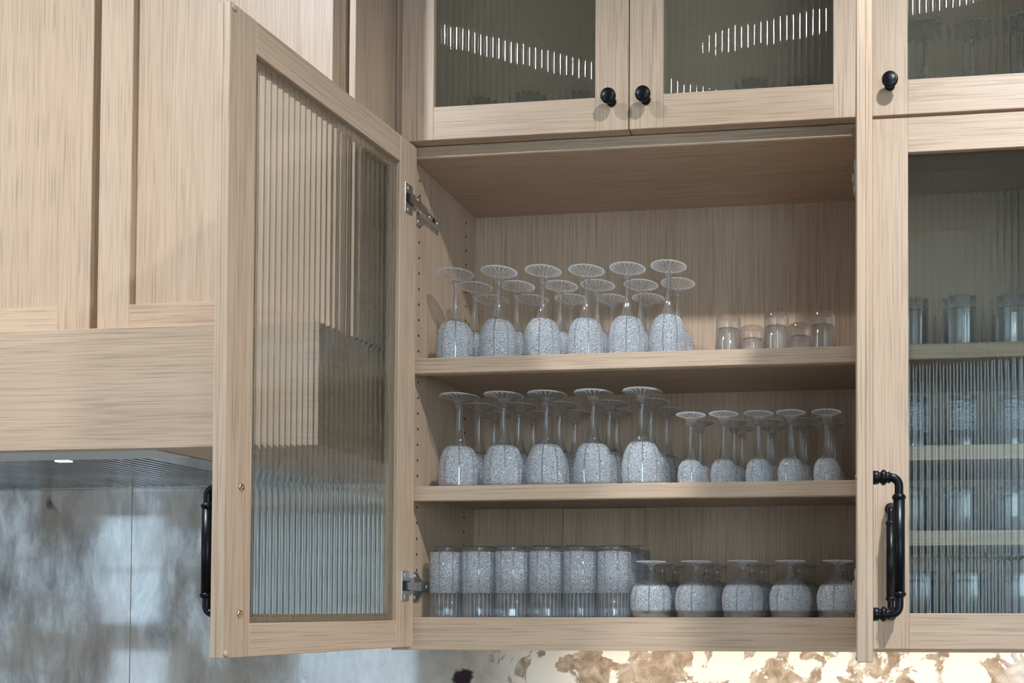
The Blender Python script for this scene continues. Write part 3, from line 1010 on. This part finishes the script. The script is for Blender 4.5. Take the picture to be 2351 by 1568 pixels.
def foot_mesh(rf, r0, z0, z1, cuts=18, seg=72):
    """upside-down foot: a shallow cone from r0 at z0 up to the disc at z1, with radial cuts"""
    def mod(r, z, th, i):
        if 1 <= i <= 4:
            s = (r - r0) / (rf - r0)
            z = z + 0.0016 * math.sin(math.pi * min(max(s, 0), 1)) * (1 if (math.cos(cuts * th) > 0) else -0.6)
        return r, z
    h = z1 - z0
    prof = [(r0, z0), (r0 * 1.35, z0 + h * 0.33), (r0 + (rf - r0) * 0.35, z0 + h * 0.62), (r0 + (rf - r0) * 0.62, z0 + h * 0.76), (r0 + (rf - r0) * 0.86, z0 + h * 0.85), (rf * 0.985, z0 + h * 0.90), (rf, z0 + h * 0.94), (rf * 0.985, z1), (rf * 0.94, z1 - h * 0.05), (rf * 0.90, z1 - h * 0.115), (rf * 0.5, z1 - h * 0.14), (0, z1 - h * 0.16)]
    prof = [(0, z0)] + prof
    def mod2(r, z, th, i): return mod(r, z, th, i - 1)
    return lathe_mesh('foot', prof, seg, mod=mod2)

def stem_mesh(pts, seg=20):
    o = catmull(pts, 4)
    return lathe_mesh('stem', [(0, o[0][1])] + o + [(0, o[-1][1])], seg)

KINDS = {}
M_FLUTE = crystal_foot('fluted_crystal', 1.0, 24, 0.34, (0.82, 0.91, 0.97, 1))  # pale blue-white stripes paint window reflections onto the flutes
def def_stemware(key, bowl, th, cav, stem, foot, crystal):
    b = bowl_mesh(bowl, th, cav); b.materials.append(crystal)
    s = stem_mesh(stem); s.materials.append(M_CLEAR)
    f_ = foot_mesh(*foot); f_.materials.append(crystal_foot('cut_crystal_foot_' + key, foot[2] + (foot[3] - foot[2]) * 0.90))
    KINDS[key] = (('bowl', b), ('stem', s), ('foot', f_))

def_stemware('wine', [(0.0342, 0.0), (0.0362, 0.018), (0.0366, 0.036), (0.0345, 0.055), (0.0285, 0.072), (0.0205, 0.082), (0.0150, 0.0855)], 0.0022, 0.078,
    [(0.0142, 0.0850), (0.0120, 0.091), (0.0085, 0.105), (0.0060, 0.120), (0.0051, 0.138), (0.0050, 0.154), (0.0066, 0.160), (0.0082, 0.1635), (0.0062, 0.1668)],
    (0.0357, 0.0076, 0.1655, 0.1823), crystal_cut('cut_crystal_wine', 0.23, -0.01, 0.0800, 0.52))
def_stemware('goblet', [(0.0372, 0.0), (0.0396, 0.018), (0.0399, 0.036), (0.0375, 0.056), (0.0305, 0.075), (0.0225, 0.0855), (0.0165, 0.0890)], 0.0023, 0.082,
    [(0.0158, 0.0885), (0.0130, 0.096), (0.0095, 0.110), (0.0070, 0.125), (0.0058, 0.143), (0.0057, 0.158), (0.0072, 0.1645), (0.0088, 0.168), (0.0066, 0.1715)],
    (0.0392, 0.0082, 0.1700, 0.1878), crystal_cut('cut_crystal_goblet', 0.25, 0.006, 0.0830, 0.52))
def_stemware('sherry', [(0.0238, 0.0), (0.0252, 0.012), (0.0253, 0.022), (0.0228, 0.036), (0.0170, 0.045), (0.0110, 0.0490)], 0.0018, 0.043,
    [(0.0108, 0.0485), (0.0088, 0.056), (0.0062, 0.070), (0.0046, 0.086), (0.0042, 0.100), (0.0050, 0.110), (0.0074, 0.1175), (0.0098, 0.1215), (0.0064, 0.1235)],
    (0.0287, 0.0074, 0.1225, 0.1378), crystal_cut('cut_crystal_sherry', 0.16, -0.01, 0.046, 0.54))
def_stemware('snifter', [(0.0355, 0.0), (0.0385, 0.012), (0.0405, 0.028), (0.0402, 0.042), (0.0355, 0.057), (0.0270, 0.067), (0.0150, 0.0735), (0.0085, 0.0755)], 0.0022, 0.070,
    [(0.0092, 0.0750), (0.0070, 0.0775), (0.0060, 0.0795), (0.0088, 0.0820), (0.0080, 0.0845), (0.0055, 0.0900), (0.0048, 0.0965), (0.0058, 0.1000)],
    (0.0298, 0.0056, 0.0990, 0.1096), crystal_cut('cut_crystal_snifter', 0.25, 0.013, 0.0610, 0.54))

def def_tumbler(key, r_base, r_rim, H, zsplit, crystal, plain_mat, flutes=14):
    """upside-down tumbler: base at the top"""
    th = 0.0024
    rs = r_rim + (r_base - r_rim) * zsplit / H
    if zsplit > 0:
        seg = flutes * 8
        def mod(r, z, th_, i):
            fl_ = 1 - 0.030 * abs(math.sin(flutes * th_ / 2)) if i >= 3 else 1.0
            return r * fl_, z
        prof = [(rs - th, zsplit), (r_rim - th, 0.002), (r_rim - th * 0.6, 0.0), (r_rim - 0.0004, 0.0), (r_rim, 0.002), (rs, zsplit)]
        lo_ = lathe_mesh('fluted_wall', prof, seg, closed=True, mod=mod)
        lo_.materials.append(plain_mat)
    zt = H - 0.012
    rt_ = r_rim + (r_base - r_rim) * zt / H
    hi_ = lathe_mesh('engraved_wall', [(rt_ - th, zt), (rs - th, zsplit + 0.0002), (rs, zsplit + 0.0002), (rt_, zt)], 48, closed=True)
    hi_.materials.append(crystal)
    ba = lathe_mesh('base', [(0, zt - 0.002), (rt_ * 0.7, zt - 0.001), (rt_ - th, zt + 0.0002), (rt_, zt + 0.0002), (r_base, H - 0.004), (r_base - 0.0015, H - 0.0008), (r_base - 0.004, H), (r_base * 0.6, H - 0.001), (0, H - 0.002)], 40)
    ba.materials.append(M_CLEAR)
    KINDS[key] = ((('fluted_wall', lo_),) if zsplit > 0 else ()) + (('engraved_wall', hi_), ('base', ba))

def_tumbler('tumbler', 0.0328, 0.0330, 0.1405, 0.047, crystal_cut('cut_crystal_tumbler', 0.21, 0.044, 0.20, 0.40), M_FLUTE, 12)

def plain_tumbler(key, r_base, r_rim, H, base_h, mat):
    th = 0.0022
    prof = [(0, H - base_h), (r_base * 0.55, H - base_h), (r_base * 0.85, H - base_h - 0.002), (r_base - th, H - base_h - 0.008), (r_rim - th, 0.0015), (r_rim - th * 0.5, 0.0), (r_rim, 0.0015), (r_base + 0.0006, H - base_h - 0.004), (r_base, H - 0.006), (r_base - 0.0015, H - 0.0018), (r_base - 0.005, H), (r_base * 0.6, H - 0.0012), (0, H - 0.0025)]
    me = lathe_mesh('wall', prof, 40)
    me.materials.append(mat)
    KINDS[key] = (('wall', me),)
plain_tumbler('shot', 0.0240, 0.0268, 0.0785, 0.024, M_PLAIN)
plain_tumbler('rocks', 0.0330, 0.0350, 0.0980, 0.020, M_PLAIN)
def_tumbler('juice', 0.0290, 0.0300, 0.1000, 0.030, crystal_cut('cut_crystal_juice', 0.19, 0.030, 0.20, 0.30), M_THIN)
plain_tumbler('cup', 0.0330, 0.0350, 0.0850, 0.016, M_PLAIN)

def place(key, name, cat, label, group, x, y, z, rz=0.0):
    parts = KINDS[key]
    if len(parts) == 1:
        o = obj(name, parts[0][1], None, None, (x, y, z), (0, 0, rz))
        tag(o, label, cat, group)
        return o
    r = empty(name, (x, y, z), None, rz)
    tag(r, label, cat, group)
    for n, me in parts:
        obj(n, me, None, r)
    return r

ORD = ['first', 'second', 'third', 'fourth', 'fifth', 'sixth', 'seventh']
ROWN = ['front row', 'middle row', 'back row']
def rows(key, name, cat, group, z, lab, data):
    for ri, row in enumerate(data):
        for ci, (x, y) in enumerate(row):
            place(key, name, cat, lab % (ORD[ci], ROWN[ri]), group, x, y, z + 0.0003, random.uniform(0, 6.28))

S1, S2 = 0.5113, 0.2579
rows('wine', 'wine_glass', 'wine glass', 'upturned wine glasses on the top shelf', S1, 'upturned cut crystal wine glass, top shelf, %s from the left in the %s', [
    [(-0.377, 0.046), (-0.285, 0.043), (-0.195, 0.048), (-0.108, 0.055), (-0.023, 0.052), (0.061, 0.049)],
    [(-0.373, 0.124), (-0.282, 0.128), (-0.191, 0.136), (-0.112, 0.139), (-0.022, 0.147), (0.057, 0.146)],
    [(-0.373, 0.205), (-0.284, 0.213), (-0.197, 0.218), (-0.110, 0.229), (-0.029, 0.232)]])
rows('goblet', 'water_goblet', 'goblet', 'upturned tall goblets on the middle shelf', S2, 'tall upturned cut crystal goblet, middle shelf, %s from the left in the %s', [
    [(-0.371, 0.054), (-0.277, 0.052), (-0.187, 0.052), (-0.091, 0.052), (0.009, 0.048)],
    [(-0.372, 0.146), (-0.286, 0.150), (-0.196, 0.148), (-0.088, 0.147), (0.003, 0.140)],
    [(-0.376, 0.230), (-0.286, 0.231), (-0.192, 0.233), (-0.098, 0.234), (0.015, 0.225)]])
rows('sherry', 'sherry_glass', 'sherry glass', 'small upturned glasses on the middle shelf', S2, 'small upturned cut crystal stem glass, middle shelf, %s from the left in the %s', [
    [(0.108, 0.041), (0.174, 0.038), (0.242, 0.041), (0.305, 0.039), (0.374, 0.041)],
    [(0.112, 0.114), (0.181, 0.119), (0.251, 0.118), (0.317, 0.114), (0.376, 0.102)],
    [(0.186, 0.184), (0.250, 0.181), (0.318, 0.178), (0.379, 0.174)]])
rows('snifter', 'short_goblet', 'goblet', 'squat upturned goblets at the cabinet bottom', 0.0, 'squat upturned crystal goblet, cabinet bottom, %s from the left in the %s', [
    [(0.027, 0.052), (0.116, 0.055), (0.210, 0.050), (0.302, 0.055), (0.394, 0.060)],
    [(0.026, 0.146), (0.118, 0.150), (0.213, 0.150), (0.308, 0.156), (0.398, 0.155)],
    [(0.033, 0.230), (0.124, 0.235), (0.221, 0.234), (0.316, 0.238)]])
tx = [-0.391, -0.3215, -0.252, -0.1835, -0.116, -0.0485]
rows('tumbler', 'highball_tumbler', 'tumbler', 'tall tumblers at the cabinet bottom', 0.0, 'tall upturned engraved tumbler, cabinet bottom, %s from the left in the %s', [
    [(x, y) for x, y in zip(tx, (0.047, 0.043, 0.041, 0.044, 0.049, 0.054))],
    [(x + 0.001, 0.121) for x in tx], [(x + 0.002, 0.195) for x in tx]])
rows('shot', 'plain_tumbler', 'tumbler', 'plain small tumblers on the top shelf', S1, 'plain upturned tumbler, right end of top shelf, %s from left, %s', [
    [(0.180, 0.054), (0.276, 0.047), (0.366, 0.049)], [(0.217, 0.126), (0.316, 0.119)]])
# behind the closed reeded doors
def behind(key, name, cat, z, pos, what, where, group):
    rows(key, name, cat, group, z, what + ' behind reeded glass, ' + where + ', %s from left, %s', pos)
cols = [(0.538, 0.060), (0.632, 0.055), (0.728, 0.060), (0.825, 0.058)]
two = [cols, [(x + 0.004, y + 0.105) for x, y in cols]]
behind('rocks', 'clear_tumbler', 'tumbler', 0.5116, two, 'clear tumbler', 'right cabinet top shelf', 'clear tumblers in the right cabinet')
behind('juice', 'engraved_tumbler', 'tumbler', 0.3214, two, 'engraved tumbler', 'right cabinet second shelf', 'engraved tumblers in the right cabinet')
behind('cup', 'clear_cup', 'cup', 0.162, two, 'low clear cup', 'right cabinet third shelf', 'clear cups in the right cabinet')
behind('cup', 'clear_cup', 'cup', 0.003, [[(x + 0.012, y) for x, y in cols], [(x + 0.016, y + 0.1) for x, y in cols]], 'low clear cup', 'right cabinet floor', 'clear cups on the right cabinet floor')
behind('goblet', 'water_goblet', 'goblet', 0.9518, [[(0.560, 0.06), (0.655, 0.07), (0.750, 0.06)]], 'crystal goblet', 'upper right cabinet', 'goblets in the upper right cabinet')
behind('rocks', 'clear_tumbler', 'tumbler', 0.9518, [[(-0.330, 0.07), (-0.225, 0.06), (-0.120, 0.07), (0.230, 0.06), (0.330, 0.07)]], 'clear tumbler', 'cabinet above the open one', 'tumblers in the cabinet above')
